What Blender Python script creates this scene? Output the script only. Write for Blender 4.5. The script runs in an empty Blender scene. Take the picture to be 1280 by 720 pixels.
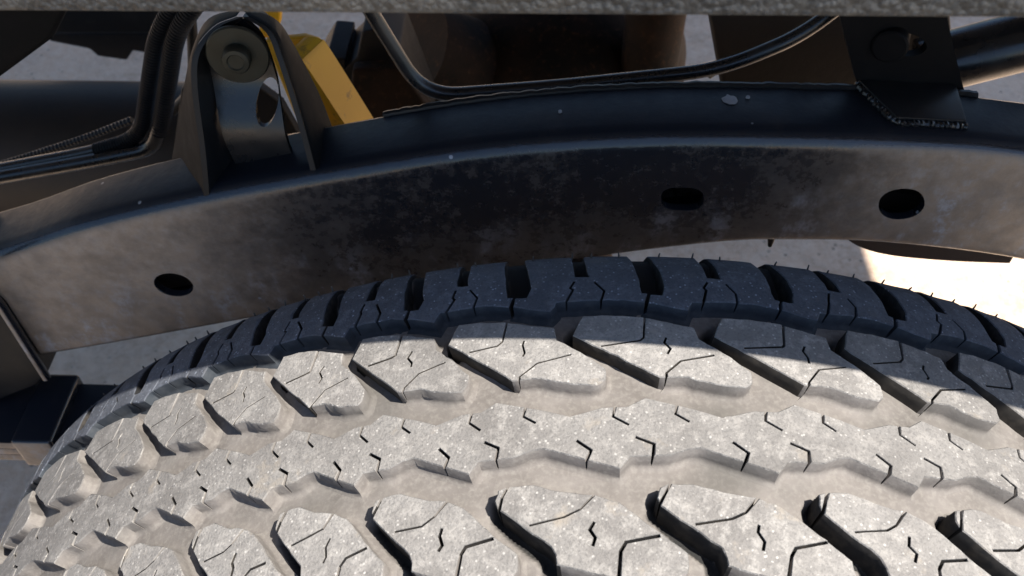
import bpy, bmesh, math, random
from mathutils import Vector, Matrix
from mathutils.geometry import delaunay_2d_cdt
random.seed(7)
def cdt(verts, faces):      # constrained triangulation; every face loop is made counter-clockwise first
    fs = []
    for f in faces:
        A = sum(verts[a].x*verts[b].y-verts[b].x*verts[a].y for a, b in zip(f, f[1:]+f[:1]))
        fs.append(f if A > 0 else f[::-1])
    return delaunay_2d_cdt(verts, [], fs, 0, 1e-6, True)
scn = bpy.context.scene
COL = scn.collection

# ------------------------------------------------------------------ camera
CAM = Vector((-0.05402, -0.17301, 0.67275))
PITCH, YAW, ROLL, FPX = 0.84584, -0.023266, 0.001567, 1125.85
FW = Vector((math.sin(YAW)*math.cos(PITCH), math.cos(YAW)*math.cos(PITCH), -math.sin(PITCH)))
RT = Vector((math.cos(YAW), -math.sin(YAW), 0)); UP = RT.cross(FW)
RT, UP = RT*math.cos(ROLL)+UP*math.sin(ROLL), UP*math.cos(ROLL)-RT*math.sin(ROLL)
cd = bpy.data.cameras.new('camera'); cam = bpy.data.objects.new('camera', cd); COL.objects.link(cam)
cam.matrix_world = Matrix(((RT.x, UP.x, -FW.x, CAM.x), (RT.y, UP.y, -FW.y, CAM.y), (RT.z, UP.z, -FW.z, CAM.z), (0, 0, 0, 1)))
cd.sensor_width = 36; cd.lens = 36*FPX/1280; cd.clip_start = 0.01; cd.clip_end = 200
cd.dof.use_dof = True; cd.dof.focus_distance = 0.37; cd.dof.aperture_fstop = 20
scn.camera = cam

# ------------------------------------------------------------------ light
SUN = Vector((0.46, -0.193, 1.0)).normalized()
w = bpy.data.worlds.new('World'); scn.world = w; w.use_nodes = True
nt = w.node_tree; bg = nt.nodes['Background']; sky = nt.nodes.new('ShaderNodeTexSky')
sky.sky_type = 'NISHITA'; sky.sun_disc = False
sky.sun_elevation = math.asin(SUN.z); sky.sun_rotation = math.atan2(SUN.x, SUN.y)
nt.links.new(sky.outputs[0], bg.inputs[0]); bg.inputs[1].default_value = 0.085; sky.ozone_density = 3.0
sd = bpy.data.lights.new('sun', 'SUN'); so = bpy.data.objects.new('sun', sd); COL.objects.link(so)
sd.energy = 5.0; sd.angle = math.radians(0.6); sd.color = (1.0, 0.945, 0.86)
so.rotation_euler = SUN.to_track_quat('Z', 'Y').to_euler(); so.location = SUN*5
vs = scn.view_settings; vs.view_transform = 'Standard'; vs.look = 'None'; vs.gamma = 1; vs.exposure = 0.95

# ------------------------------------------------------------------ helpers
def ray(px, py): return FW+RT*((px-640)/FPX)-UP*((py-360)/FPX)
def at(px, py, Y): d = ray(px, py); return CAM+d*((Y-CAM.y)/d.y)      # point at depth plane y = Y
def atz(px, py, Z): d = ray(px, py); return CAM+d*((Z-CAM.z)/d.z)
def link(name, me, mats, parent=None):
    o = bpy.data.objects.new(name, me); COL.objects.link(o)
    for m in (mats if isinstance(mats, (list, tuple)) else [mats]):
        if len(me.materials) < (len(mats) if isinstance(mats, (list, tuple)) else 1): me.materials.append(m)
    o.parent = parent
    return o
def obj(name, bm, mats, parent=None, sharp=40, recalc=True):
    if recalc: bmesh.ops.recalc_face_normals(bm, faces=bm.faces)
    me = bpy.data.meshes.new(name); bm.to_mesh(me); bm.free()
    for p in me.polygons: p.use_smooth = True
    me.set_sharp_from_angle(angle=math.radians(sharp))
    return link(name, me, mats, parent)
def empty(name, loc=(0, 0, 0)):
    o = bpy.data.objects.new(name, None); COL.objects.link(o); o.location = (0, 0, 0); o.empty_display_size = .05
    return o
def tag(o, label=None, cat=None, group=None, kind=None):
    for k, v in (('label', label), ('category', cat), ('group', group), ('kind', kind)):
        if v: o[k] = v
    return o
def interp(x, xs, ys):
    if x <= xs[0]: return ys[0]+(ys[1]-ys[0])/(xs[1]-xs[0])*(x-xs[0])
    if x >= xs[-1]: return ys[-1]+(ys[-1]-ys[-2])/(xs[-1]-xs[-2])*(x-xs[-1])
    for i in range(len(xs)-1):
        if x <= xs[i+1]: return ys[i]+(ys[i+1]-ys[i])*(x-xs[i])/(xs[i+1]-xs[i])
def smooth(x, xs, ys):     # Catmull-Rom style cubic through the points
    n = len(xs)
    if x <= xs[0] or x >= xs[-1]: return interp(x, xs, ys)
    i = max(k for k in range(n-1) if xs[k] <= x)
    def sl(k):
        a, b = max(k-1, 0), min(k+1, n-1); return (ys[b]-ys[a])/(xs[b]-xs[a])
    h = xs[i+1]-xs[i]; t = (x-xs[i])/h
    return ((2*t**3-3*t*t+1)*ys[i]+(t**3-2*t*t+t)*h*sl(i)+(-2*t**3+3*t*t)*ys[i+1]+(t**3-t*t)*h*sl(i+1))
def spline(pts, n):
    pts = [Vector(p) for p in pts]; P = [2*pts[0]-pts[1]]+pts+[2*pts[-1]-pts[-2]]; out = []
    for i in range(len(pts)-1):
        a, b, c, d = P[i:i+4]
        for k in range(n):
            t = k/n
            out.append(0.5*((2*b)+(c-a)*t+(2*a-5*b+4*c-d)*t*t+(3*b-a-3*c+d)*t**3))
    return out+[pts[-1]]
def fillet(pts, r, n=6):
    pts = [Vector(p) for p in pts]; out = [pts[0]]
    for i in range(1, len(pts)-1):
        a = (pts[i-1]-pts[i]); b = (pts[i+1]-pts[i]); k = min(r, a.length*.48, b.length*.48)
        A = pts[i]+a.normalized()*k; B = pts[i]+b.normalized()*k
        for j in range(n+1):
            t = j/n; out.append(A*(1-t)**2+pts[i]*2*t*(1-t)+B*t*t)
    return out+[pts[-1]]
def resample(pts, step):
    out = [pts[0]]; acc = 0
    for a, b in zip(pts, pts[1:]):
        L = (b-a).length; d = step-acc
        while d <= L: out.append(a+(b-a)*(d/L)); d += step
        acc = (acc+L) % step if L else acc
        acc = L-(d-step)
    if (out[-1]-pts[-1]).length > step*.2: out.append(pts[-1])
    return out
def add_tube(bm, pts, r, seg=12, rad=None, caps=True):
    pts = [Vector(p) for p in pts]; n = len(pts); rings = []
    T = (pts[1]-pts[0]).normalized(); N = T.orthogonal().normalized()
    for i, p in enumerate(pts):
        t = (pts[min(i+1, n-1)]-pts[max(i-1, 0)]).normalized()
        N = (N-t*N.dot(t)).normalized(); B = t.cross(N); R = rad(i) if rad else r
        rings.append([bm.verts.new(p+(N*math.cos(2*math.pi*k/seg)+B*math.sin(2*math.pi*k/seg))*R) for k in range(seg)])
    for a, b in zip(rings, rings[1:]):
        for k in range(seg): bm.faces.new((a[k], a[(k+1) % seg], b[(k+1) % seg], b[k]))
    if caps:
        bm.faces.new(rings[0][::-1]); bm.faces.new(rings[-1])
def add_lathe(bm, prof, O, axis, seg=32, closed=False):
    axis = Vector(axis).normalized(); N = axis.orthogonal().normalized(); B = axis.cross(N); O = Vector(O); rings = []
    for (r, h) in prof:
        if r < 1e-6: rings.append([bm.verts.new(O+axis*h)])
        else: rings.append([bm.verts.new(O+axis*h+(N*math.cos(2*math.pi*k/seg)+B*math.sin(2*math.pi*k/seg))*r) for k in range(seg)])
    pairs = list(zip(rings, rings[1:]))+([(rings[-1], rings[0])] if closed else [])
    for a, b in pairs:
        for k in range(seg):
            k2 = (k+1) % seg
            if len(a) == 1: bm.faces.new((a[0], b[k2], b[k]))
            elif len(b) == 1: bm.faces.new((a[k], a[k2], b[0]))
            else: bm.faces.new((a[k], a[k2], b[k2], b[k]))
def add_prism(bm, loop, vec):
    vec = Vector(vec); a = [bm.verts.new(Vector(p)) for p in loop]; b = [bm.verts.new(Vector(p)+vec) for p in loop]; n = len(a)
    bm.faces.new(a); bm.faces.new(b[::-1])
    for k in range(n): bm.faces.new((a[k], b[k], b[(k+1) % n], a[(k+1) % n]))
def add_strip(bm, A, B, vec):          # thick ribbon between two 3-D edge curves
    vec = Vector(vec); L = [[bm.verts.new(Vector(p)) for p in A], [bm.verts.new(Vector(p)) for p in B], [bm.verts.new(Vector(p)+vec) for p in B], [bm.verts.new(Vector(p)+vec) for p in A]]
    n = len(A)
    for i in range(n-1):
        for k in range(4):
            a, b = L[k], L[(k+1) % 4]; bm.faces.new((a[i], b[i], b[i+1], a[i+1]))
    bm.faces.new([l[0] for l in L]); bm.faces.new([l[-1] for l in L][::-1])
def add_box(bm, c, s, rot=None):
    M = Matrix.Translation(Vector(c)) @ (rot.to_4x4() if rot else Matrix()) @ Matrix.Diagonal((s[0], s[1], s[2], 1))
    return bmesh.ops.create_cube(bm, size=1, matrix=M)['verts']
def bevel(bm, w, seg=2, ang=30):
    bmesh.ops.recalc_face_normals(bm, faces=bm.faces)
    es = [e for e in bm.edges if len(e.link_faces) == 2 and e.calc_face_angle(0) > math.radians(ang)]
    bmesh.ops.bevel(bm, geom=es, offset=w, segments=seg, profile=.6, affect='EDGES', clamp_overlap=True)

# ------------------------------------------------------------------ materials
class NT:
    def __init__(s, name):
        s.m = bpy.data.materials.new(name); s.m.use_nodes = True; s.t = s.m.node_tree; s.b = s.t.nodes['Principled BSDF']
        s.co = s.t.nodes.new('ShaderNodeTexCoord').outputs['Object']
    def n(s, ty, **kw):
        nd = s.t.nodes.new(ty)
        for k, v in kw.items(): setattr(nd, k, v)
        return nd
    def L(s, a, b): s.t.links.new(a, b)
    def noise(s, scale, detail=4, rough=.55, vec=None):
        n = s.n('ShaderNodeTexNoise'); n.inputs['Scale'].default_value = scale; n.inputs['Detail'].default_value = detail; n.inputs['Roughness'].default_value = rough
        s.L(vec or s.co, n.inputs['Vector']); return n.outputs['Fac']
    def vor(s, scale, feature='F1', out='Distance'):
        n = s.n('ShaderNodeTexVoronoi', feature=feature); n.inputs['Scale'].default_value = scale; s.L(s.co, n.inputs['Vector']); return n.outputs[out]
    def mapr(s, x, a, b, c=0, d=1, sm=False):
        n = s.n('ShaderNodeMapRange'); n.interpolation_type = 'SMOOTHSTEP' if sm else 'LINEAR'
        s.L(x, n.inputs[0])
        for i, v in enumerate((a, b, c, d)): n.inputs[i+1].default_value = v
        return n.outputs[0]
    def math(s, op, a, b=None):
        n = s.n('ShaderNodeMath', operation=op)
        for i, v in enumerate((a, b)):
            if v is None: continue
            if isinstance(v, (int, float)): n.inputs[i].default_value = v
            else: s.L(v, n.inputs[i])
        n.use_clamp = False
        return n.outputs[0]
    def mix(s, f, a, b):
        n = s.n('ShaderNodeMix', data_type='RGBA')
        if isinstance(f, (int, float)): n.inputs[0].default_value = f
        else: s.L(f, n.inputs[0])
        for i, v in ((6, a), (7, b)):
            if isinstance(v, tuple): n.inputs[i].default_value = (*v, 1)
            else: s.L(v, n.inputs[i])
        return n.outputs[2]
    def bump(s, h, st, dist, prev=None):
        n = s.n('ShaderNodeBump'); n.inputs['Strength'].default_value = st; n.inputs['Distance'].default_value = dist; s.L(h, n.inputs['Height'])
        if prev: s.L(prev, n.inputs['Normal'])
        return n.outputs[0]
    def fin(s, col, rough, nrm=None, spec=.5, metal=0):
        if isinstance(col, tuple): s.b.inputs['Base Color'].default_value = (*col, 1)
        else: s.L(col, s.b.inputs['Base Color'])
        if isinstance(rough, (int, float)): s.b.inputs['Roughness'].default_value = rough
        else: s.L(rough, s.b.inputs['Roughness'])
        if nrm: s.L(nrm, s.b.inputs['Normal'])
        s.b.inputs['Specular IOR Level'].default_value = spec; s.b.inputs['Metallic'].default_value = metal
        return s.m
    def sep(s, v):
        n = s.n('ShaderNodeSeparateXYZ'); s.L(v, n.inputs[0]); return n.outputs
    def geo(s): return s.n('ShaderNodeNewGeometry').outputs

def m_tread(name='worn_tread_rubber', g=.88, tint=(1.01, 1, 1), spk=1.0):
    k = NT(name); q = lambda *c: tuple(v*g*t for v, t in zip(c, tint))
    big = k.noise(28, 3); mid = k.noise(170, 5, .7); fine = k.noise(900, 3, .6)
    c = k.mix(k.mapr(big, .35, .68), q(.205, .195, .185), q(.285, .275, .262))
    c = k.mix(k.mapr(mid, .48, .66), c, q(.36, .345, .325))
    c = k.mix(k.math('MULTIPLY', k.mapr(fine, .50, .36), .4), c, q(.12, .118, .115))
    sp = k.mapr(k.vor(520), .30, .14); sel = k.mapr(k.noise(380, 1), .50, .58)
    c = k.mix(k.math('MULTIPLY', sp, sel), c, q(.48*spk, .465*spk, .44*spk))
    c = k.mix(k.mapr(k.noise(55, 4, .65), .62, .74), c, q(.33, .295, .25))
    rnd = k.n('ShaderNodeObjectInfo').outputs['Random']; hs = k.n('ShaderNodeHueSaturation'); k.L(c, hs.inputs['Color']); k.L(k.mapr(rnd, 0, 1, .88, 1.08), hs.inputs['Value']); c = hs.outputs[0]
    h = k.math('ADD', fine, k.math('MULTIPLY', mid, 1.2))
    nb = k.bump(h, .75, .0006)
    nb = k.bump(k.noise(90, 3), .4, .0008, nb)
    return k.fin(c, .82, nb, .3)
def m_wall():
    k = NT('dusty_groove_rubber')
    a = k.noise(60, 4); b = k.noise(500, 3, .6)
    c = k.mix(k.mapr(a, .3, .7), (.132, .119, .110), (.205, .188, .176))
    c = k.mix(k.math('MULTIPLY', k.mapr(b, .45, .7), .5), c, (.26, .244, .222))
    c = k.mix(k.math('MULTIPLY', k.mapr(k.noise(22, 3), .52, .70), .6), c, (.09, .086, .08))
    at_ = k.n('ShaderNodeAttribute', attribute_name='slot_shade'); c = k.mix(at_.outputs['Fac'], c, (.02, .02, .02))  # black mixed in over the deep slots: painted shade
    return k.fin(c, .8, k.bump(b, .35, .0004, k.bump(a, .5, .0008)), .3)
def m_deep(name='slot_shade_rubber', c1=(.016, .016, .017), c2=(.05, .044, .038)):  # default colours paint the shade of slot and slit walls
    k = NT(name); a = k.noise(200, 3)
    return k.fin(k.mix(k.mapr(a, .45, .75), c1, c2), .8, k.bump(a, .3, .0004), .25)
def m_side():
    k = NT('sidewall_rubber'); a = k.noise(30, 4)
    return k.fin(k.mix(a, (.05, .05, .05), (.13, .12, .105)), .75, k.bump(k.noise(300), .3, .0005))
def m_rail():
    k = NT('dusty_black_frame_paint')
    x, y, z = k.sep(k.co)[:]
    n = k.noise(26, 5, .65); f = k.noise(160, 4, .7); st = k.noise(9, 3)
    nrm = k.sep(k.geo()['Normal'])
    face = k.mapr(nrm[1], -.80, -.985)
    ends = k.math('MAXIMUM', k.mapr(x, -.12, -.29, 0, 1, True), k.mapr(x, .05, .19, 0, 1.15, True))
    # dried splash running along the lower part of the web
    low = k.mapr(k.math('SUBTRACT', z, k.math('MULTIPLY', x, .22)), .362, .315)
    d = k.math('ADD', ends, k.math('MULTIPLY', low, .35))
    d = k.math('ADD', d, k.math('ADD', k.math('MULTIPLY', k.math('SUBTRACT', n, .5), .5), k.math('MULTIPLY', k.math('SUBTRACT', f, .5), .6)))
    d = k.math('MULTIPLY', k.mapr(d, 0, 1.0, .025, 1), face)
    d = k.math('MAXIMUM', d, k.math('MULTIPLY', k.mapr(n, .56, .8), .05))
    dust = k.mix(k.mapr(st, .35, .65), (.38, .27, .185), (.49, .365, .265))
    dust = k.mix(k.math('MULTIPLY', k.mapr(f, .45, .7), .4), dust, (.42, .38, .35))
    dust = k.mix(k.math('MULTIPLY', k.mapr(k.noise(75, 5, .7), .40, .66), .55), dust, (.17, .135, .105))
    c = k.mix(k.math('MULTIPLY', d, .92), (.011, .0135, .020), dust)
    mp = k.n('ShaderNodeMapping'); mp.inputs['Scale'].default_value = (1.0, 1.0, .45); k.L(k.co, mp.inputs[0])
    ch = k.math('MULTIPLY', k.mapr(k.noise(42, 5, .7, mp.outputs[0]), .50, .62), k.math('MULTIPLY', low, face))
    c = k.mix(k.math('MULTIPLY', ch, k.mapr(f, .38, .62)), c, (.46, .43, .43))
    # chipped specks
    chip = k.math('MULTIPLY', k.mapr(k.vor(70), .085, .06), k.mapr(k.noise(33, 1), .60, .64))
    c = k.mix(chip, c, (.36, .36, .38))
    ro = k.math('ADD', k.math('MULTIPLY', d, .38), k.mapr(f, .3, .7, .17, .27))
    up_ = k.mapr(nrm[2], .72, .90)                       # dull film settled on the upper flange
    k.L(k.mapr(up_, 0, 1, .85, .18), k.b.inputs['Specular IOR Level']); ro = k.math('ADD', ro, k.math('MULTIPLY', up_, .25))
    return k.fin(c, ro, k.bump(f, .22, .0006, k.bump(n, .25, .002)), .85)
def m_black(name, c=(.012, .0125, .014), rough=.42, dust=.07, spec=.35):
    k = NT(name); n = k.noise(45, 4, .65); f = k.noise(300, 3)
    col = k.mix(k.math('MULTIPLY', k.mapr(n, .5, .75), dust), c, (.20, .17, .14))
    return k.fin(col, k.mapr(n, .3, .7, rough-.08, rough+.12), k.bump(f, .15, .0004), spec)
def m_rust():
    k = NT('rusty_brown_cast_iron'); n = k.noise(22, 5, .65); f = k.noise(150, 4, .7)
    c = k.mix(k.mapr(n, .35, .65), (.008, .005, .003), (.030, .014, .006))
    c = k.mix(k.mapr(f, .55, .75), c, (.075, .033, .013))
    return k.fin(c, .8, k.bump(f, .5, .001), .3)
def m_brown():
    k = NT('brown_dusty_steel'); n = k.noise(12, 5, .6); f = k.noise(120, 4, .7)
    c = k.mix(k.mapr(n, .35, .65), (.012, .008, .005), (.028, .018, .011))
    return k.fin(k.mix(k.math('MULTIPLY', f, .3), c, (.05, .033, .02)), .6, k.bump(f, .3, .001))
def m_yellow():
    k = NT('chipped_yellow_paint'); n = k.noise(40, 5, .7); f = k.noise(14, 3)
    c = k.mix(k.mapr(f, .3, .7), (.60, .32, .010), (.74, .42, .018))
    c = k.mix(k.mapr(n, .60, .72), c, (.10, .07, .04))
    return k.fin(c, .45, k.bump(n, .2, .001))
def m_steel():
    k = NT('dull_zinc_steel'); n = k.noise(120, 4)
    return k.fin(k.mix(n, (.03, .029, .022), (.07, .068, .052)), k.mapr(n, .3, .7, .35, .6), k.bump(n, .2, .0005), .5, .6)
def m_bed():
    k = NT('textured_black_coating'); v = k.vor(520); n = k.noise(420, 3, .6); b = k.noise(35, 4)
    h = k.math('ADD', k.math('MULTIPLY', v, -1.0), k.math('MULTIPLY', n, 1.1))
    c = k.mix(k.mapr(n, .35, .65), (.034, .035, .034), (.12, .12, .113))
    c = k.mix(k.math('MULTIPLY', k.mapr(b, .48, .7), .45), c, (.22, .20, .165))
    return k.fin(c, k.mapr(n, .3, .7, .45, .7), k.bump(h, 1.0, .0011), .5)
def m_ground():
    k = NT('dusty_concrete'); a = k.noise(1.8, 5); b = k.noise(16, 6, .7); c_ = k.noise(85, 5, .75); v = k.vor(60)
    c = k.mix(k.mapr(a, .3, .7), (.72, .50, .345), (.82, .62, .46))
    c = k.mix(k.math('MULTIPLY', k.mapr(b, .44, .62), .45), c, (.40, .275, .19))
    c = k.mix(k.math('MULTIPLY', k.mapr(c_, .42, .62), .55), c, (.84, .68, .54))
    c = k.mix(k.math('MULTIPLY', k.mapr(v, .22, .10), k.mapr(k.noise(20, 2), .52, .60)), c, (.30, .22, .165))
    return k.fin(c, .9, k.bump(c_, .6, .004, k.bump(b, .5, .012)), .2)
M_T2, M_D = m_tread('shade_tinted_shoulder_rubber', .40, (.85, .97, 1.24), 1.55), m_deep()  # tread rubber copy; dim blue shade of the shoulder row painted in
M_D2 = m_deep('brown_slot_shade_rubber', (.03, .027, .024), (.06, .052, .044)); M_SW = m_deep('shade_tinted_shoulder_wall', (.035, .042, .052), (.06, .066, .074))  # slot shade and the blue shade of shoulder walls put into the colour
M_T, M_W, M_S, M_RAIL = m_tread(), m_wall(), m_side(), m_rail()
M_BLK = m_black('black_painted_steel'); M_GLOSS = m_black('glossy_black_tube', rough=.26, dust=.05, spec=.7)
M_MAT = m_black('matt_black_steel', (.005, .0052, .006), .6, .03, .12); M_HOSE = m_black('black_plastic_conduit', (.016, .017, .019), .45, .12); M_DARK = m_black('dark_grimy_steel', (.010, .009, .009), .6, .08)
M_RUST, M_BROWN, M_YEL, M_STEEL, M_BED, M_GND = m_rust(), m_brown(), m_yellow(), m_steel(), m_bed(), m_ground()

# ------------------------------------------------------------------ ground
GZ = -0.405
bm = bmesh.new(); s = 30
bm.faces.new([bm.verts.new((x*s, y*s, GZ)) for x, y in ((-1, -1), (1, -1), (1, 1), (-1, 1))])
tag(obj('ground', bm, M_GND), kind='structure')

bm = bmesh.new(); bm.faces.new([bm.verts.new((x, y, GZ+.004)) for x, y in ((-25, -9), (25, -9), (25, -.03), (-25, -.03))])
k = NT('dark_strip_surface'); a_ = k.noise(40, 5, .7); b_ = k.vor(120)
tag(obj('added_dark_strip', bm, k.fin(k.mix(a_, (.12, .10, .08), (.20, .165, .13)), .9, k.bump(b_, .6, .004), .3)), kind='structure')  # unseen dark strip, added to cut light bounced off the ground
# ------------------------------------------------------------------ truck bed: textured skirt whose lower edge shades the tyre
E0 = Vector((-0.0315, 0.0191, 0.5546)); ED = Vector((0.9938, -0.0911, 0.0643)).normalized()
bed = tag(empty('truck_bed'), 'rough textured black lower edge of the truck bed along the top', 'truck bed')
bm = bmesh.new()
inn = Vector((0, 0, 1)).cross(ED).normalized()
upv = ED.cross(inn).normalized()
if upv.z < 0: upv = -upv
if inn.y < 0: inn = -inn
sec = [(0, .0014), (.0002, .0006), (.0006, .0002), (.0014, 0), (.016, 0), (.018, .002), (.018, .71), (0, .71)]
N = 40; prev = None
for i in range(N+1):
    p = E0+ED*(-2.2+3.46*i/N)
    cur = [bm.verts.new(p+inn*a+upv*b) for a, b in sec]
    if prev:
        for k in range(len(sec)): bm.faces.new((prev[k], cur[k], cur[(k+1) % len(sec)], prev[(k+1) % len(sec)]))
    else: bm.faces.new(cur)
    prev = cur
bm.faces.new(prev[::-1])
obj('side_skirt', bm, M_BED, bed)
bm = bmesh.new(); add_box(bm, (-.48, .335, 1.265), (3.5, .69, .03)); add_box(bm, (-.1, 1.02, 1.265), (4.4, .678, .03)); obj('shading_bed_floor', bm, M_BLK, bed)  # unseen; extent, step and height shaped for the shade and skylight below
bm = bmesh.new(); add_box(bm, (-.15, 1.0, .34), (2.1, .06, .14)); bevel(bm, .008); obj('far_reflection_blocker', bm, M_BLK, bed)  # unseen, added to block bright reflections in the rail flange

# ------------------------------------------------------------------ tyre
R = 0.40
TH = [-0.93397, -0.78274, -0.65046, -0.55175, -0.45877, -0.36532, -0.27057, -0.16024, -0.02252, 0.11486, 0.23989, 0.36826]
REG = (2*math.pi-(TH[-1]-TH[0]))/42
NODE_U = list(range(-28, 26)); NODE_T = [TH[0]-REG*(21-k) for k in range(21)]+TH+[TH[-1]+REG*(k+1) for k in range(21)]
def W(u): return interp(u, NODE_U, NODE_T)
def prof(y):
    a = abs(y); r = R-.35*y*y
    if a > .075: r -= .00646*((min(a, .0965)-.075)/.0215)**2
    if a > .0965: t = a-.0965; r -= .62*t+75*t*t
    return r
def wrap(s_, y, h):
    t = s_/R; r = prof(y)+h
    return Vector((r*math.sin(t), y, r*math.cos(t)))
def dens(poly, step):
    out = []
    for a, b in zip(poly, poly[1:]+poly[:1]):
        n = max(1, int(math.ceil((b-a).length/step)))
        out += [a+(b-a)*(k/n) for k in range(n)]
    return out
def slit(line, w_):
    line = [Vector(p) for p in line]; Lf, Rt = [], []
    for i, p in enumerate(line):
        d1 = (line[i]-line[i-1]).normalized() if i else None; d2 = (line[i+1]-line[i]).normalized() if i < len(line)-1 else None
        if d1 is None: d1 = d2
        if d2 is None: d2 = d1
        n1 = Vector((-d1.y, d1.x)); n2 = Vector((-d2.y, d2.x)); m = (n1+n2).normalized(); m = m/max(.5, m.dot(n1))
        Lf.append(p+m*w_/2); Rt.append(p-m*w_/2)
    return Rt+Lf[::-1]
def near_edge(p, poly, tol):
    for a, b in zip(poly, poly[1:]+poly[:1]):
        ab = b-a; t = max(0, min(1, (p-a).dot(ab)/max(ab.length_squared, 1e-12)))
        if (a+ab*t-p).length < tol: return True
    return False
DEPTH = .0075
RING_O = [(.00000, -.0005), (.0002, -.0054), (.0006, -.0066), (.0014, -.0072), (.0030, -.0078)]
RING_D = [(.0, -.0005), (.0001, -.0045), (.0002, -.0075), (.0003, -.0100), (.0003, -.0125)]
def tread_mesh(name, outline, slits, grid=.006, seam=None, dark=(), top_mat=None, wall_mat=None, dark_mat=None):
    """outline, slits: flat (s, y) metres. Raised rubber piece with real slits, rounded rim and flared foot, wrapped on the tyre."""
    out = dens(outline, .004) if seam else [p+Vector((random.gauss(0, .00016), random.gauss(0, .00016))) for p in dens(outline, .004)]
    verts = list(out); faces = [list(range(len(out)))]
    for sl in slits:
        faces.append(list(range(len(verts), len(verts)+len(sl)))); verts += sl
    x0, x1 = min(p.x for p in out), max(p.x for p in out); y0, y1 = min(p.y for p in out), max(p.y for p in out)
    nx, ny = int((x1-x0)/grid), int((y1-y0)/grid)
    for i in range(1, nx+1):
        for j in range(1, ny+1):
            verts.append(Vector((x0+(i-.5+.31*(j % 2))*grid, y0+(j-.3)*grid)))
    V, Ed, F, _, _, OF = cdt(verts, faces)
    keep = [f for f, o in zip(F, OF) if 0 in o and len(o) == 1]
    bd = {}
    for f in keep:
        for a, b in zip(f, f[1:]+f[:1]):
            if (b, a) in bd: del bd[(b, a)]
            else: bd[(a, b)] = 1
    nrm = {}; lens = {}
    for a, b in bd:
        d = (V[b]-V[a]); n = Vector((d.y, -d.x)).normalized()
        for v in (a, b): nrm.setdefault(v, []).append(n); lens[v] = min(lens.get(v, 1), d.length)
    info = {}
    for v, ns in nrm.items():
        m = ns[0]+ns[-1] if len(ns) == 2 else sum(ns, Vector((0, 0)))
        m = m.normalized() if m.length > 1e-6 else Vector((0, 0))
        k = 1/max(.6, m.dot(ns[0])) if m.length else 0
        cl = 1 if near_edge(V[v], out, 2e-5) else 0
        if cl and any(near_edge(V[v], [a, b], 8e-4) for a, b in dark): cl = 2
        info[v] = (m*k, cl)
    bm = bmesh.new(); used = sorted({v for f in keep for v in f}); top = {}
    for v in used:
        p = V[v]
        if v in info:
            m, o = info[v]; p = p-m*(.0004 if o else .00012)
        top[v] = bm.verts.new(wrap(p.x, p.y, 0))
    for f in keep:
        try: bm.faces.new([top[v] for v in f]).material_index = 0
        except ValueError: pass
    prev = top
    for ri, (off, h) in enumerate(RING_O):
        cur = {}
        for v, (m, o) in info.items():
            p = V[v]; hh = h if (o or ri) else -.0003
            if o == 1: p = p+m*off
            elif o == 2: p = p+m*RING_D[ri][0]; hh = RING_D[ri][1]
            cur[v] = bm.verts.new(wrap(p.x, p.y, hh))
        for a, b in bd:
            if seam and (seam(V[a]) and seam(V[b])): continue
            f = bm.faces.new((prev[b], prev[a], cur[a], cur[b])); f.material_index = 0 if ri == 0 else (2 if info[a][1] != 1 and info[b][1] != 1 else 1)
        prev = cur
    bmesh.ops.delete(bm, geom=[v for v in bm.verts if not v.link_faces], context='VERTS')
    me = bpy.data.meshes.new(name); bm.to_mesh(me); bm.free()
    for p in me.polygons: p.use_smooth = True
    me.set_sharp_from_angle(angle=math.radians(48))
    me.materials.append(top_mat or M_T); me.materials.append(wall_mat or M_W); me.materials.append(dark_mat or M_D)
    return me
mm = .001
SH = dict(o=[(.078, 63.4), (.357, 59.8), (.402, 64.5), (.666, 65.3), (.901, 65.2), (1.050, 63.6), (1.077, 68.6), (1.037, 69), (.995, 88), (.978, 96.5), (.972, 108), (.60, 108), (.621, 94.2),
             (.649, 78.6), (.546, 78.9), (.523, 94), (.505, 108), (.13, 108), (.14, 96.5), (.19, 82), (.214, 73.4), (.185, 68.1), (.098, 68.4)],
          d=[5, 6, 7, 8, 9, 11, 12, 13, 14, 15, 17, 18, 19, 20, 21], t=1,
          s=[([(.535, 76.8), (.507, 72.2), (.527, 71), (.470, 64.2)], .9), ([(.685, 75.6), (.747, 70.3), (.720, 64)], .95)])
B2 = dict(o=[(-.484, 46.5), (-.28, 39.3), (.101, 25.8), (.294, 26.2), (.40, 24.4), (.525, 22.8), (.68, 22.5), (.728, 24.8), (.737, 30.1), (.566, 38.6), (.405, 44.9), (.386, 50.8), (.198, 53.2), (.021, 55.6), (-.20, 56.8), (-.405, 56.7)],
          d=[0, 1, 15], t=0,
          s=[([(.055, 56.5), (.013, 45.2), (-.01, 43.9), (-.28, 41.3)], .9), ([(.175, 45), (.158, 42.5), (.191, 39.3), (.172, 37)], .85), ([(.135, 25), (.154, 27.5), (.26, 33.7), (.496, 37.1)], .75)])
B4 = dict(o=[(.03, -20), (.008, -23.9), (.025, -26.9), (.195, -34.3), (.364, -41.3), (.384, -44.3), (.386, -47.3), (.41, -47.6), (.663, -51), (.865, -54.5), (1.093, -54.8), (1.159, -48.3), (1.16, -43), (1.017, -37), (.871, -30), (.768, -25.6),
             (.63, -22.8), (.416, -21.2), (.241, -18.3), (.091, -18.9)],
          d=[0, 1, 2, 3, 4, 5, 6], t=0,
          s=[([(.092, -18.2), (.060, -22.5), (.018, -28)], 1.1), ([(.645, -21.8), (.535, -28.4), (.438, -30.7), (.224, -33.2)], .8), ([(.615, -32.6), (.589, -35.6), (.623, -38.4), (.602, -41.3)], 1.0), ([(1.01, -37.6), (.813, -39.7), (.768, -42.6), (.730, -54)], 1.15)])
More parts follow.
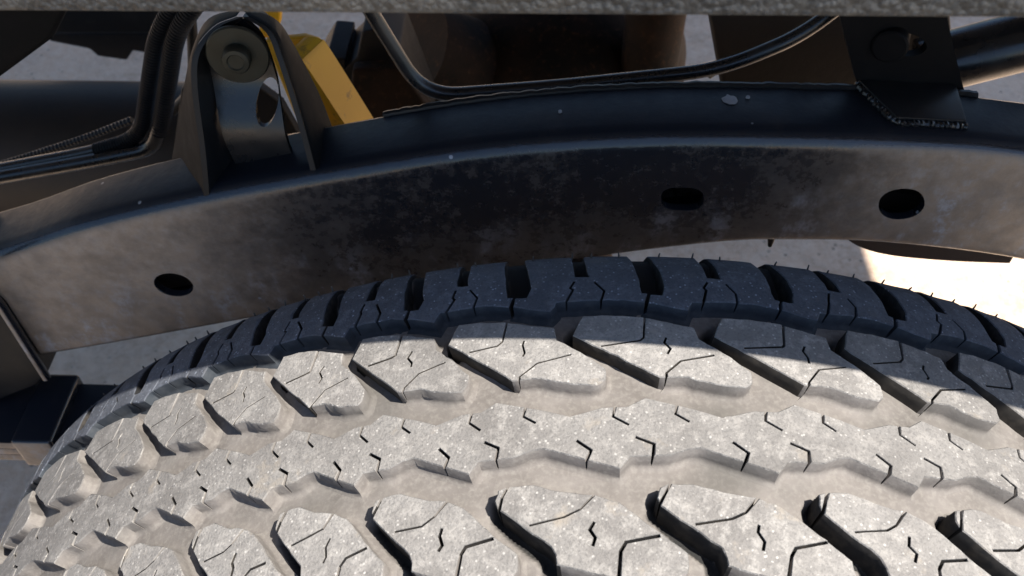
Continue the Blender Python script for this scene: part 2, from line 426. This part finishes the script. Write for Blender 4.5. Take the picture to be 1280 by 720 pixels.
S5 = dict(d=SH['d'], t=1, o=[(.676-u, 2.5-y) for u, y in SH['o']], s=[([(.676-u, 2.5-y) for u, y in l], w_) for l, w_ in SH['s']])
RIB_UP = [(-.011, 16.6), (.155, 14.1), (.316, 11.8), (.487, 8.8), (.60, 10.6), (.699, 12.4), (.865, 12.7)]
RIB_LO = [(-.137, -8.2), (.116, -7.6), (.226, -5.2), (.316, -4.4), (.545, -8.7), (.792, -13.0)]
RIB_S = [([(.196, 14.5), (.177, 9.5), (.261, 6.4)], .8), ([(.788, 14), (.767, 8.3), (.867, 4.7)], .8), ([(-.096, -.4), (.018, -3.2), (.001, -9)], 1.0), ([(.525, -1.5), (.616, -5.6), (.575, -10.5)], 1.0)]
def flat(pts, i, jit=None): return [Vector((W(u+i)*R, y*mm)) for u, y in pts]
tyre = tag(empty('tyre'), 'dusty grey all-terrain tyre with zigzag tread grooves and sipes', 'tyre')
def carcass(prof_pts, name, mat, seg=260):
    bm = bmesh.new(); rings = []
    for y, r in prof_pts:
        rings.append([bm.verts.new((r*math.sin(2*math.pi*k/seg), y, r*math.cos(2*math.pi*k/seg))) for k in range(seg)])
    for a, b in zip(rings, rings[1:]):
        for k in range(seg): bm.faces.new((a[k], b[k], b[(k+1) % seg], a[(k+1) % seg]))
    return obj(name, bm, mat, tyre)
ys = [-.104+.208*k/40 for k in range(41)]
def inside(p, poly):
    r = False
    for (x1, y1), (x2, y2) in zip(poly, poly[1:]+poly[:1]):
        if (y1 > p[1]) != (y2 > p[1]) and p[0] < (x2-x1)*(p[1]-y1)/(y2-y1)+x1: r = not r
    return r
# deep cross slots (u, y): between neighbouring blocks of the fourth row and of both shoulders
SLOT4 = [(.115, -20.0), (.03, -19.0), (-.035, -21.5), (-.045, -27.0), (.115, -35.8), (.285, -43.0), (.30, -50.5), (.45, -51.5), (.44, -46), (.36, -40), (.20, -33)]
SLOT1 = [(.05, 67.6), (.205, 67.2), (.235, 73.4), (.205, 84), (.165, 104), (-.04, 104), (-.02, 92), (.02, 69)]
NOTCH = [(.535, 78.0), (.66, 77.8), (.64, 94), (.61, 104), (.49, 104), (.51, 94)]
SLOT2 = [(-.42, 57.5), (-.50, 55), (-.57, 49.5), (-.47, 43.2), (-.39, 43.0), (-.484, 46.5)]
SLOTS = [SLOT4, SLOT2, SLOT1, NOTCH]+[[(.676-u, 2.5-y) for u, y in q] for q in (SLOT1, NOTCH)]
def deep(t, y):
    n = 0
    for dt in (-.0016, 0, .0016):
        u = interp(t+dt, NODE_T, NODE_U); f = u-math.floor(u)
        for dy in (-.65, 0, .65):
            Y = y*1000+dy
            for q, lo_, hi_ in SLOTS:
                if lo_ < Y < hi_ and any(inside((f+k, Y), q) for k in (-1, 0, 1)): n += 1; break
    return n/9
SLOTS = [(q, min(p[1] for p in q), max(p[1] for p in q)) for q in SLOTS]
bm = bmesh.new(); T0, T1 = W(-9.0), W(6.0); nt_ = 520; rows = []; lay = bm.verts.layers.float.new('slot_shade')  # vertex weight of the shade painted into slot floors
ths = [T0+(T1-T0)*k/nt_ for k in range(nt_+1)]+[T1+(2*math.pi-T1+T0)*k/220 for k in range(1, 220)]
yg = [-.104+.208*k/180 for k in range(181)]
for t in ths:
    row = []
    for y in yg:
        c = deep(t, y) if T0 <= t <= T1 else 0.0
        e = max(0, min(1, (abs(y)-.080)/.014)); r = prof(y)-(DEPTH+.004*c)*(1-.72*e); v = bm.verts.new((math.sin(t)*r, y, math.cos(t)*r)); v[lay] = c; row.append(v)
    rows.append(row)
for i in range(len(rows)):
    a, b = rows[i], rows[(i+1) % len(rows)]
    for k in range(180): bm.faces.new((a[k], a[k+1], b[k+1], b[k]))
obj('groove_floor', bm, M_W, tyre, 80)
sw = [(.104, prof(.104)-DEPTH), (.110, .355), (.117, .325), (.118, .29), (.113, .25), (.102, .222), (.098, .205), (.088, .203)]
for sgn, nm in ((1, 'sidewall'), (-1, 'sidewall')): carcass([(sgn*y, r) for y, r in sw], nm, M_S, 120)
shared = {}
def piece(kind, spec, i, g):
    o = flat(spec['o'], i)
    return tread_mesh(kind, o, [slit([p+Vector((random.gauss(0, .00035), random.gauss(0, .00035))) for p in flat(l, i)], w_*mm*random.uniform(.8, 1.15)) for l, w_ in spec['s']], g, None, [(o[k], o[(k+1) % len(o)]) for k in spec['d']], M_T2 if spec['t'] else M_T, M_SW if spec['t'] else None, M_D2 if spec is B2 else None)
for kind, spec in (('shoulder_block', SH), ('tread_block', B2), ('tread_block', B4), ('shoulder_block', S5)):
    key0 = id(spec)
    for i in range(-28, 25):
        regular = i >= 7 or i <= -11
        if regular:
            if key0 not in shared:
                shared[key0] = piece(kind, spec, 14, .009)
            me = shared[key0]
        else: me = piece(kind, spec, i, .006)
        o = bpy.data.objects.new(kind, me); COL.objects.link(o); o.parent = tyre
        if regular: o.rotation_euler = (0, W(i)-W(14), 0)
up = []; lo = []; sl = []
for i in range(-28, 25):
    up += flat(RIB_UP, i); lo += flat(RIB_LO, i)
    for l, w_ in RIB_S:
        if i > -28: sl.append(slit(flat(l, i), w_*mm))
sA, sB = W(-28)*R, W(25)*R
lo = [p for p in lo if p.x > sA+.004]; up = [p for p in up if p.x > sA+.004]
rib = [Vector((sA, -.0086))]+lo+[Vector((sB, -.0086)), Vector((sB, .0160))]+up[::-1]+[Vector((sA, .0160))]
sl = [q for q in sl if min(p.x for p in q) > sA+.002 and max(p.x for p in q) < sB-.002]
me = tread_mesh('center_rib', rib, sl, .006, seam=lambda p: p.x < sA+1e-5 or p.x > sB-1e-5)
ob = bpy.data.objects.new('center_rib', me); COL.objects.link(ob); ob.parent = tyre
# moulding hairs left on the inner shoulder edge
bm = bmesh.new()
for i in range(-8, 6):
    for u in (.20, .50, .70, .93):
        if random.random() < .2: continue
        t = W(i+u+random.uniform(-.03, .03)); y = .0962; r = prof(y)-.001; L_ = random.uniform(.0026, .0042)
        d = Vector((.25*math.sin(t), random.uniform(-.1, .25), 1)).normalized(); p = Vector((r*math.sin(t), y, r*math.cos(t)))
        side = Vector((random.uniform(-.3, .3), random.uniform(-.2, .2), 0))
        add_tube(bm, [p, p+d*L_*.5, p+d*L_+side*L_*.3], .0003, 5, rad=lambda k: (.00048, .00042, .00030)[k])
tag(obj('rubber_hair', bm, M_S, tyre), kind='stuff')
# steel wheel inside the tyre
bm = bmesh.new()
add_lathe(bm, [(.035, -.02), (.12, -.02), (.165, -.045), (.185, -.06), (.195, -.085), (.212, -.095), (.212, -.100), (.200, -.101), (.190, -.085), (.180, -.05), (.182, .05), (.200, .098), (.212, .097)], (0, 0, 0), (0, 1, 0), 64)
obj('wheel_rim', bm, M_DARK, tyre)

# ------------------------------------------------------------------ frame rail
YW = 0.165
RX = [-.80, -.55, -.44, -.346, -.293, -.223, -.150, -.0775, -.001, .074, .150, .181, .30, .45, .80]
RZ = [.255, .262, .280, .311, .333, .355, .374, .390, .399, .4005, .3987, .3955, .380, .35, .30]
LX = [-.80, -.55, -.361, -.2406, -.10, -.04, .0073, .0324, .0511, .0699, .133, .214, .32, .45, .80]
LZ = [.145, .170, .2152, .2496, .292, .309, .3200, .3250, .3282, .3301, .3300, .3185, .288, .250, .21]
def rtop(x): return smooth(x, RX, RZ)+.002
def rlow(x): return smooth(x, LX, LZ)
rail = tag(empty('frame_rail'), 'black curved frame rail dusted brown, arching behind the tyre', 'frame rail')
bm = bmesh.new()
X0, X1, NS = -.78, .72, 110
xs = [X0+(X1-X0)*k/NS for k in range(NS+1)]
def section(x):
    t, l = rtop(x), rlow(x); r = .0105; q = .006; o = []
    for k in range(5): a = math.pi/2*k/4; o.append((q-q*math.cos(a), l+q-q*math.sin(a)))
    o += [(.036, l), (.0405, l+.0015), (.042, l+.006), (.042, t-.006), (.0408, t-.002), (.037, t)]
    for k in range(7): a = math.pi/2*k/6; o.append((r-r*math.sin(a), t-r+r*math.cos(a)))
    return o
prev = None
for x in xs:
    cur = [bm.verts.new((x, YW+a, b)) for a, b in section(x)]
    if prev:
        for k in range(len(cur)-1): bm.faces.new((prev[k], prev[k+1], cur[k+1], cur[k]))
    prev = cur
def ov(cx, cy, a, b, ang, n=28, p=2.0):
    o = []
    for k in range(n):
        t = 2*math.pi*k/n; c, s_ = math.cos(t), math.sin(t)
        x = a*math.copysign(abs(c)**(2/p), c); y = b*math.copysign(abs(s_)**(2/p), s_)
        q = at(cx+x*math.cos(ang)-y*math.sin(ang), cy+x*math.sin(ang)+y*math.cos(ang), YW); o.append(Vector((q.x, q.z)))
    return o
holes = [ov(217, 356, 25, 14, .18), ov(853, 249, 27, 14.5, .02, p=2.8), ov(1127, 255, 29, 19, -.12, p=2.2)]
outl = [Vector((x, rlow(x)+.006)) for x in xs]+[Vector((x, rtop(x)-.0105)) for x in xs[::-1]]
vv = list(outl); ff = [list(range(len(outl)))]
for h in holes: ff.append(list(range(len(vv), len(vv)+len(h)))); vv += h
for x in xs[1:-1:1]:
    for k in range(1, 6): vv.append(Vector((x, rlow(x)+.006+(rtop(x)-rlow(x)-.0165)*k/6)))
V, _, F, _, _, OF = cdt(vv, ff)
vm = {}
for f, o in zip(F, OF):
    if 0 in o and len(o) == 1:
        for v in f:
            if v not in vm: vm[v] = bm.verts.new((V[v].x, YW, V[v].y))
        bm.faces.new([vm[v] for v in f])
bmesh.ops.remove_doubles(bm, verts=bm.verts, dist=1e-5)
for h in holes:
    c = sum(h, Vector((0, 0)))/len(h)
    R_ = [[bm.verts.new((c.x+(p.x-c.x)*sc, YW+d, c.y+(p.y-c.y)*sc)) for p in h] for sc, d in ((1, 0), (.975, .0005), (.965, .0015), (.965, .0045))]
    for a, b in zip(R_, R_[1:]):
        for k in range(len(h)): bm.faces.new((a[k], b[k], b[(k+1) % len(h)], a[(k+1) % len(h)]))
bmesh.ops.remove_doubles(bm, verts=bm.verts, dist=1e-5)
obj('rail_beam', bm, M_RAIL, rail, 50)
# lower guard plate curving under the rail on the right
bm = bmesh.new(); lo_e = spline([at(x, y, .195) for x, y in ((1050, 290), (1066, 304), (1090, 314), (1120, 320), (1160, 324), (1205, 327), (1262, 329))], 4)
add_strip(bm, lo_e, [(p.x, .195, max(p.z, rlow(p.x))+.012) for p in lo_e], (0, .004, 0))
obj('guard_plate', bm, m_black('brown_guard_steel', (.085, .055, .04), .75, .2), rail)
for px, py, r in ((962, 309, .0022),):
    bm = bmesh.new(); p = at(px, py, YW+.010); add_lathe(bm, [(.0, 0), (r*.5, .0006), (r, .006), (r*1.2, .016)], p, (0, .3, 1), 10); obj('drain_nub', bm, M_BROWN, rail)
# weld seam at the back of the top flange
bm = bmesh.new(); wp = []
for k in range(140):
    x = -.13+.30*k/139; wp.append((x, YW+.040+random.uniform(-.0004, .0004), rtop(x)-.0005))
add_tube(bm, wp, .002, 8, rad=lambda i: .0018+.0006*random.random()); obj('weld_seam', bm, M_BLK, rail)

kc = NT('bare_primer_chip'); M_CHIP = kc.fin(kc.mix(kc.noise(300), (.20, .20, .22), (.34, .34, .36)), .6)
for px, py, r in ((912, 125, .0036), (307, 226, .0030), (935, 122, .0011), (700, 140, .0010)):
    p = atz(px, py, rtop(at(px, py, YW+.02).x)); bm = bmesh.new(); zz = rtop(p.x)
    if p.y < YW+.009: continue
    add_lathe(bm, [(0, .0009), (r*.8, .0008), (r, .0004), (r, -.001)], (p.x, p.y, zz), (-(rtop(p.x+.002)-rtop(p.x-.002))/.004, 0, 1), 11)
    for v in bm.verts: v.co.x += random.gauss(0, r*.12); v.co.y += random.gauss(0, r*.12)
    obj('paint_chip', bm, M_CHIP, rail)
# mounting bracket on the rail (left)
fl = [at(262, 248, .168), at(257, 190, .174), at(247, 110, .183), at(250, 66, .189), at(274, 34, .195), at(303, 21, .197)]
bl = [at(306, 187, .2), at(286, 140, .201), at(268, 98, .201), at(262, 70, .201), at(281, 40, .201), at(304, 24, .2)]
fr = [at(388, 213, .168), at(371, 150, .176), at(347, 75, .186), at(332, 40, .192), at(303, 21, .197)]
br = [at(378, 181, .2), at(363, 140, .201), at(341, 78, .201), at(327, 44, .201), at(304, 24, .2)]
plate = spline(bl, 4)+spline(br[::-1], 4)[1:]
P2 = [Vector((p.x, p.z)) for p in plate]
hole = [(lambda q: Vector((q.x, q.z)))(at(335+13*math.cos(t)*.94-19*math.sin(t)*.34, 109+13*math.cos(t)*.34+17*math.sin(t)*.94, .2)) for t in [2*math.pi*k/20 for k in range(20)]]
grid = [Vector((x/1000, z/1000)) for x in range(-226, -155, 3) for z in range(350, 465, 3)]
V, _, F, _, _, OF = cdt(P2+hole+grid, [list(range(len(P2))), list(range(len(P2), len(P2)+len(hole)))])
bm = bmesh.new(); vm = {}
for f, o in zip(F, OF):
    if 0 in o and len(o) == 1:
        for v in f:
            if v not in vm:
                x, z = V[v]; cz = (z-.395)/.03
                t = max(0, min(1, (.412-z)/.026)); vm[v] = bm.verts.new((x, .200-.014*t*t*(3-2*t), z-.010*t))   # pressed step below the washer
        bm.faces.new([vm[v] for v in f])
bmesh.ops.recalc_face_normals(bm, faces=bm.faces)
ge = bmesh.ops.extrude_face_region(bm, geom=bm.faces[:]); bmesh.ops.translate(bm, verts=[v for v in ge['geom'] if isinstance(v, bmesh.types.BMVert)], vec=(0, .003, 0))
br_o = obj('mounting_bracket', bm, M_GLOSS, rail, 45)
def xz(p): return p
bm = bmesh.new(); add_strip(bm, spline(fl, 5), spline(bl, 5), (-.0028, 0, 0)); obj('flange', bm, M_BLK, br_o)
bm = bmesh.new(); ol = [at(215, 206, .214), at(222, 165, .214), at(232, 105, .214), at(243, 60, .212), at(262, 26, .208), at(300, 14, .204)]
add_strip(bm, spline(ol, 5), [p+Vector((-.0029, .0004, 0)) for p in spline(fl, 5)], (-.0010, .002, 0)); obj('side_gusset', bm, M_MAT, br_o)
bm = bmesh.new(); orr = [at(414, 166, .214), at(396, 120, .214), at(362, 55, .212), at(340, 26, .208), at(305, 14, .204)]
add_strip(bm, spline(orr, 5), [p+Vector((.0029, .0004, 0)) for p in spline(fr, 5)], (.0010, .002, 0)); obj('side_gusset', bm, M_MAT, br_o)
bm = bmesh.new(); add_strip(bm, spline(fr, 5), spline([p+Vector((.001, .012, 0)) for p in br], 5), (.0028, 0, 0)); obj('flange', bm, M_BLK, br_o)
wc = at(298, 66, .194); wn = Vector((.10, -1, .08)).normalized()
bm = bmesh.new(); add_lathe(bm, [(.0, .0), (.0138, .0), (.0150, .001), (.0150, .0022), (.0143, .003), (.0085, .0032), (.0, .0032)], wc, wn, 40); obj('washer', bm, M_STEEL, br_o)
bm = bmesh.new(); add_lathe(bm, [(.0068, .003), (.0068, .0080), (.0060, .0092), (.0042, .0095), (.0036, .0088), (.0, .0088)], wc, wn, 24); obj('bolt', bm, M_STEEL, br_o)
# spring bracket on the rail (right)
RB = lambda px, py, Y=.205: at(px, py, Y)
bm = bmesh.new()
o2 = [at(*q, .207) for q in ((1046, 5), (1180, 5), (1200, 92), (1215, 150), (1196, 160), (1124, 160), (1070, 100))]
PB = [Vector((p.x, p.z)) for p in o2]
h2 = [(lambda q: Vector((q.x, q.z)))(at(1128+31*math.cos(t), 56+15*math.sin(t)+3*math.cos(t), .207)) for t in [2*math.pi*k/24 for k in range(24)]]
V, _, F, _, _, OF = cdt(PB+h2, [list(range(len(PB))), list(range(len(PB), len(PB)+len(h2)))])
vm = {}
for f, o in zip(F, OF):
    if 0 in o and len(o) == 1:
        for v in f:
            if v not in vm: vm[v] = bm.verts.new((V[v].x, .2075, V[v].y))
        bm.faces.new([vm[v] for v in f])
bmesh.ops.recalc_face_normals(bm, faces=bm.faces)
ge = bmesh.ops.extrude_face_region(bm, geom=bm.faces[:]); bmesh.ops.translate(bm, verts=[v for v in ge['geom'] if isinstance(v, bmesh.types.BMVert)], vec=(0, .005, 0))
sb = obj('spring_bracket', bm, M_MAT, rail, 45)
bm = bmesh.new(); c = at(1112, 60, .203); add_lathe(bm, [(.0, 0), (.0075, 0), (.0085, .001), (.0085, .03)], c, (.35, 1, 0), 28); obj('bushing', bm, M_MAT, sb)
bm = bmesh.new()
x0 = at(1122, 155, YW+.01).x; x1 = at(1212, 155, YW+.01).x
q = [(x0, YW+.013), (x1, YW+.013), (x1+.004, YW+.043), (x0-.012, YW+.043)]
add_prism(bm, [(x, y, rtop(x)-.001) for x, y in q], (0, 0, .0042)); bevel(bm, .0012); obj('foot_plate', bm, M_BLK, sb)
bm = bmesh.new(); wl = [Vector((x0-.012, YW+.042, 0)), Vector((x0-.001, YW+.0125, 0)), Vector((x0+.004, YW+.0115, 0)), Vector((x1, YW+.0115, 0))]
wl = resample(fillet(wl, .004, 4), .0007)
wl = [Vector((p.x, p.y+random.gauss(0, .00025), rtop(p.x)+.0006)) for p in wl]
add_tube(bm, wl, .0017, 8, rad=lambda i: .0015+.0004*math.sin(i*1.9)+random.random()*.0003); obj('weld_bead', bm, M_GLOSS, sb)

# ------------------------------------------------------------------ pipes and hoses
bm = bmesh.new()
pts = resample(fillet([at(447, -14, .225), at(470, 25, .225), at(530, 121, .222), at(700, 108, .228), at(900, 87, .236), at(1000, 45, .24), at(1060, 0, .245)], .02, 8), .003)
add_tube(bm, pts, .0039, 14)
tag(obj('bent_steel_tube', bm, M_GLOSS), 'thin glossy black bent tube running along the top of the frame rail', 'tube')
bm = bmesh.new(); add_tube(bm, spline([at(884, 92, .30), at(925, 62, .30), at(985, 10, .30)], 8), .0040, 12)
tag(obj('brake_line', bm, M_GLOSS), 'short dark line slanting up behind the bent tube on the right', 'tube')
def hose(name, pts, r, label, corr=True, group=None):
    P = resample(fillet(pts, .05, 10), .00055); bm = bmesh.new()
    add_tube(bm, P, r, 14, rad=(lambda i: r*(1+.14*(1 if (i//2) % 2 else -1))) if corr else None)
    tag(obj(name, bm, M_HOSE if corr else M_GLOSS), label, 'hose', group)
hose('corrugated_hose', [at(226, -6, .30), at(196, 40, .30), at(176, 172, .30), at(120, 188, .30)], .0047, 'ribbed black hose dropping left of the mounting bracket, the leftmost one')
hose('corrugated_hose', [at(252, -6, .295), at(219, 40, .295), at(203, 150, .295), at(200, 165, .295)], .0052, 'ribbed black hose dropping closest to the mounting bracket')
hose('fuel_line', [at(200, 158, .295), at(190, 186, .295), at(120, 200, .295), at(-60, 232, .295)], .0050, 'smooth dark pipe bending left below the ribbed hoses, the lower one', False)
hose('fuel_line', [at(176, 150, .302), at(168, 174, .302), at(110, 190, .302), at(-60, 222, .302)], .0040, 'smooth dark pipe bending left below the ribbed hoses, the upper one', False)
P = resample(spline([at(165, 150, .32), at(90, 178, .32), at(-60, 225, .32)], 10), .0008); bm = bmesh.new()
add_tube(bm, P, .0022, 10, rad=lambda i: .0022+(.0006 if (i//2) % 2 else 0))
tag(obj('coiled_cable', bm, M_HOSE), 'thin cable wrapped in a coil sleeve above the smooth pipes', 'cable')
bm = bmesh.new(); add_tube(bm, spline([at(236, -5, .33), at(241, 60, .33), at(238, 110, .33), at(215, 140, .33)], 8), .0035, 10)
tag(obj('rubber_hose', bm, M_HOSE), 'plain thin black hose hidden between ribbed hoses and bracket', 'hose')

# ------------------------------------------------------------------ yellow shackle behind the bracket
def slab(pts, Y, th, bev=.003): 
    bm = bmesh.new(); add_prism(bm, [at(x, y, Y) for x, y in pts], (0, th, 0)); bevel(bm, bev, 3); return bm
yl = tag(empty('yellow_bracket'), 'chipped yellow painted steel bracket behind the black mounting bracket', 'bracket')
obj('face_plate', slab([(330, 52), (380, 47), (398, 52), (410, 68), (486, 190), (395, 210)], .285, .006, .002), M_YEL, yl)
a = [at(380, 47, .284), at(396, 51, .284), at(410, 68, .284), at(488, 192, .284)]
bm = bmesh.new(); add_strip(bm, spline(a, 5), [p+Vector((-.010, -.018, -.002)) for p in spline(a, 5)], (.003, 0, .001)); obj('folded_lip', bm, M_YEL, yl)
obj('upper_tab', slab([(318, -20), (352, -20), (350, 30), (344, 46), (325, 50)], .30, .008, .002), M_YEL, yl)

tag(obj('inner_plate', slab([(226, 112), (312, 100), (352, 130), (400, 215), (210, 240)], .315, .008, .002), M_DARK), 'dark inner plate in shadow directly behind the mounting bracket', 'plate')
# ------------------------------------------------------------------ axle and running gear behind the rail
ax = tag(empty('axle_housing'), 'dark rusty rear axle housing in shadow behind the frame rail', 'axle')
bm = bmesh.new(); c = at(700, 90, .62)
add_lathe(bm, [(.0, -.13), (.05, -.128), (.09, -.115), (.118, -.08), (.128, -.03), (.128, .03), (.118, .08), (.09, .115), (.05, .128), (0, .13)], c, (0.15, 1, .1), 48)
obj('differential', bm, M_RUST, ax)
bm = bmesh.new(); add_tube(bm, [(0, .12, 0), (0, .3, 0), (c.x, .52, c.z-.03), (c.x, 1.2, c.z-.03)], .04, 20); obj('axle_tube', bm, M_RUST, ax)
bm = bmesh.new(); add_tube(bm, [at(520, 62, .52), at(600, 90, .55)], .045, 20); obj('pinion_snout', bm, M_RUST, ax)
bm = bmesh.new(); c2 = at(812, 75, .52); add_tube(bm, [c2+Vector((0, 0, -.12)), c2+Vector((0, 0, .12))], .026, 20); obj('drop_tube', bm, M_RUST, ax)
cal = tag(empty('spring_mount'), 'black stepped casting between yellow bracket and bent tube', 'casting')
obj('casting_body', slab([(395, 92), (408, 72), (432, 74), (432, 84), (446, 72), (452, 40), (470, 36), (500, 60), (540, 160), (400, 190)], .38, .05, .003), M_DARK, cal)
obj('rusty_plate', slab([(440, 88), (500, 84), (560, 170), (430, 185)], .365, .012, .003), M_RUST, cal)
tk = tag(empty('fuel_tank'), 'brown rounded tank at far left behind the hoses', 'tank')
bm = bmesh.new(); c = at(60, 190, .72)
add_lathe(bm, [(0, -.30), (.06, -.298), (.085, -.285), (.095, -.26), (.095, .30), (.085, .325), (.0, .33)], (c.x-.05, .72, c.z-.005), (1, .02, -.01), 48); obj('tank_shell', bm, M_BROWN, tk)
bm = bmesh.new(); add_lathe(bm, [(.0955, -.008), (.0985, -.006), (.0985, .006), (.0955, .008)], (c.x-.10, .72, c.z-.005), (1, .02, -.01), 48); obj('tank_band', bm, M_BROWN, tk)
cm = tag(empty('cross_member'), 'black cross member beam in the far upper left under the bed', 'beam')
obj('beam', slab([(40, -10), (200, -10), (200, 42), (60, 42)], .93, .06, .004), M_DARK, cm)
obj('lug', slab([(55, 42), (200, 42), (200, 70), (166, 64), (158, 76), (122, 71), (112, 62), (62, 52)], .97, .05, .004), M_DARK, cm)
obj_ = tag(obj('stay_plate', slab([(-80, -20), (100, -20), (64, 50), (0, 97), (-80, 150)], .24, .010, .003), M_MAT), 'black slanted stay plate in the top left corner', 'plate')
bp = tag(obj('brown_plate', slab([(880, -12), (1160, -12), (1185, 130), (905, 130)], .29, .012, .004), M_BROWN), 'dark brown steel plate between bent tube and right spring bracket', 'plate')
bm = bmesh.new(); add_tube(bm, [at(1150, 85, .262), at(1330, 38, .262)], .0165, 28)
tag(obj('exhaust_pipe', bm, M_GLOSS), 'thick glossy black pipe at right edge behind the spring bracket', 'pipe')
bm = bmesh.new(); add_tube(bm, [at(1180, -10, .34), at(1186, 60, .34)], .0022, 10)
tag(obj('thin_rod', bm, M_BLK), 'thin dark rod above the thick pipe at the upper right', 'rod')

# ------------------------------------------------------------------ leaf spring and hanger at the lower left
ZS = .165
ls = tag(empty('leaf_spring'), 'black leaf spring pack under the rail at the lower left', 'leaf spring')
pa, pb = atz(60, 556, ZS), atz(60, 478, ZS)
y0, y1 = pa.y, pb.y
for k, (dz, xa, xb) in enumerate(((0, -.75, -.10), (-.009, -.62, .0), (-.018, -.50, .05))):
    bm = bmesh.new(); pr = None
    for j in range(31):
        x = xa+(xb-xa)*j/30; z = ZS+dz-.10*max(0, x+.40)**2*0-.02*(x+.36)
        cur = [bm.verts.new(v) for v in ((x, y0+.001*k, z-.0075), (x, y1-.001*k, z-.0075), (x, y1-.001*k, z), (x, y0+.001*k, z))]
        if pr:
            for q in range(4): bm.faces.new((pr[q], cur[q], cur[(q+1) % 4], pr[(q+1) % 4]))
        else: bm.faces.new(cur)
        pr = cur
    bm.faces.new(pr[::-1]); bevel(bm, .0015, 2); obj('leaf', bm, M_RAIL, ls)
xa, xb = atz(22, 553, ZS+.004).x, atz(74, 553, ZS+.004).x
bm = bmesh.new(); add_box(bm, ((xa+xb)/2-.004, (y0+y1)/2, ZS-.008), (abs(xb-xa), y1-y0+.006, .030)); bevel(bm, .003, 3); obj('rebound_clip', bm, M_RAIL, ls)
hg = tag(empty('spring_hanger'), 'dusty black hanger plate under the rail at the left edge', 'hanger')
h = [(-60, 330), (2, 385), (58, 470), (46, 482), (0, 500), (-60, 520)]
obj('hanger_plate', slab(h, YW-.006, .05, .002), M_BLK, hg)
a = [at(-60, 300, YW-.010), at(2, 384, YW-.010), at(58, 472, YW-.010)]
bm = bmesh.new(); add_tube(bm, a, .0028, 10); obj('edge_bead', bm, M_RAIL, hg)
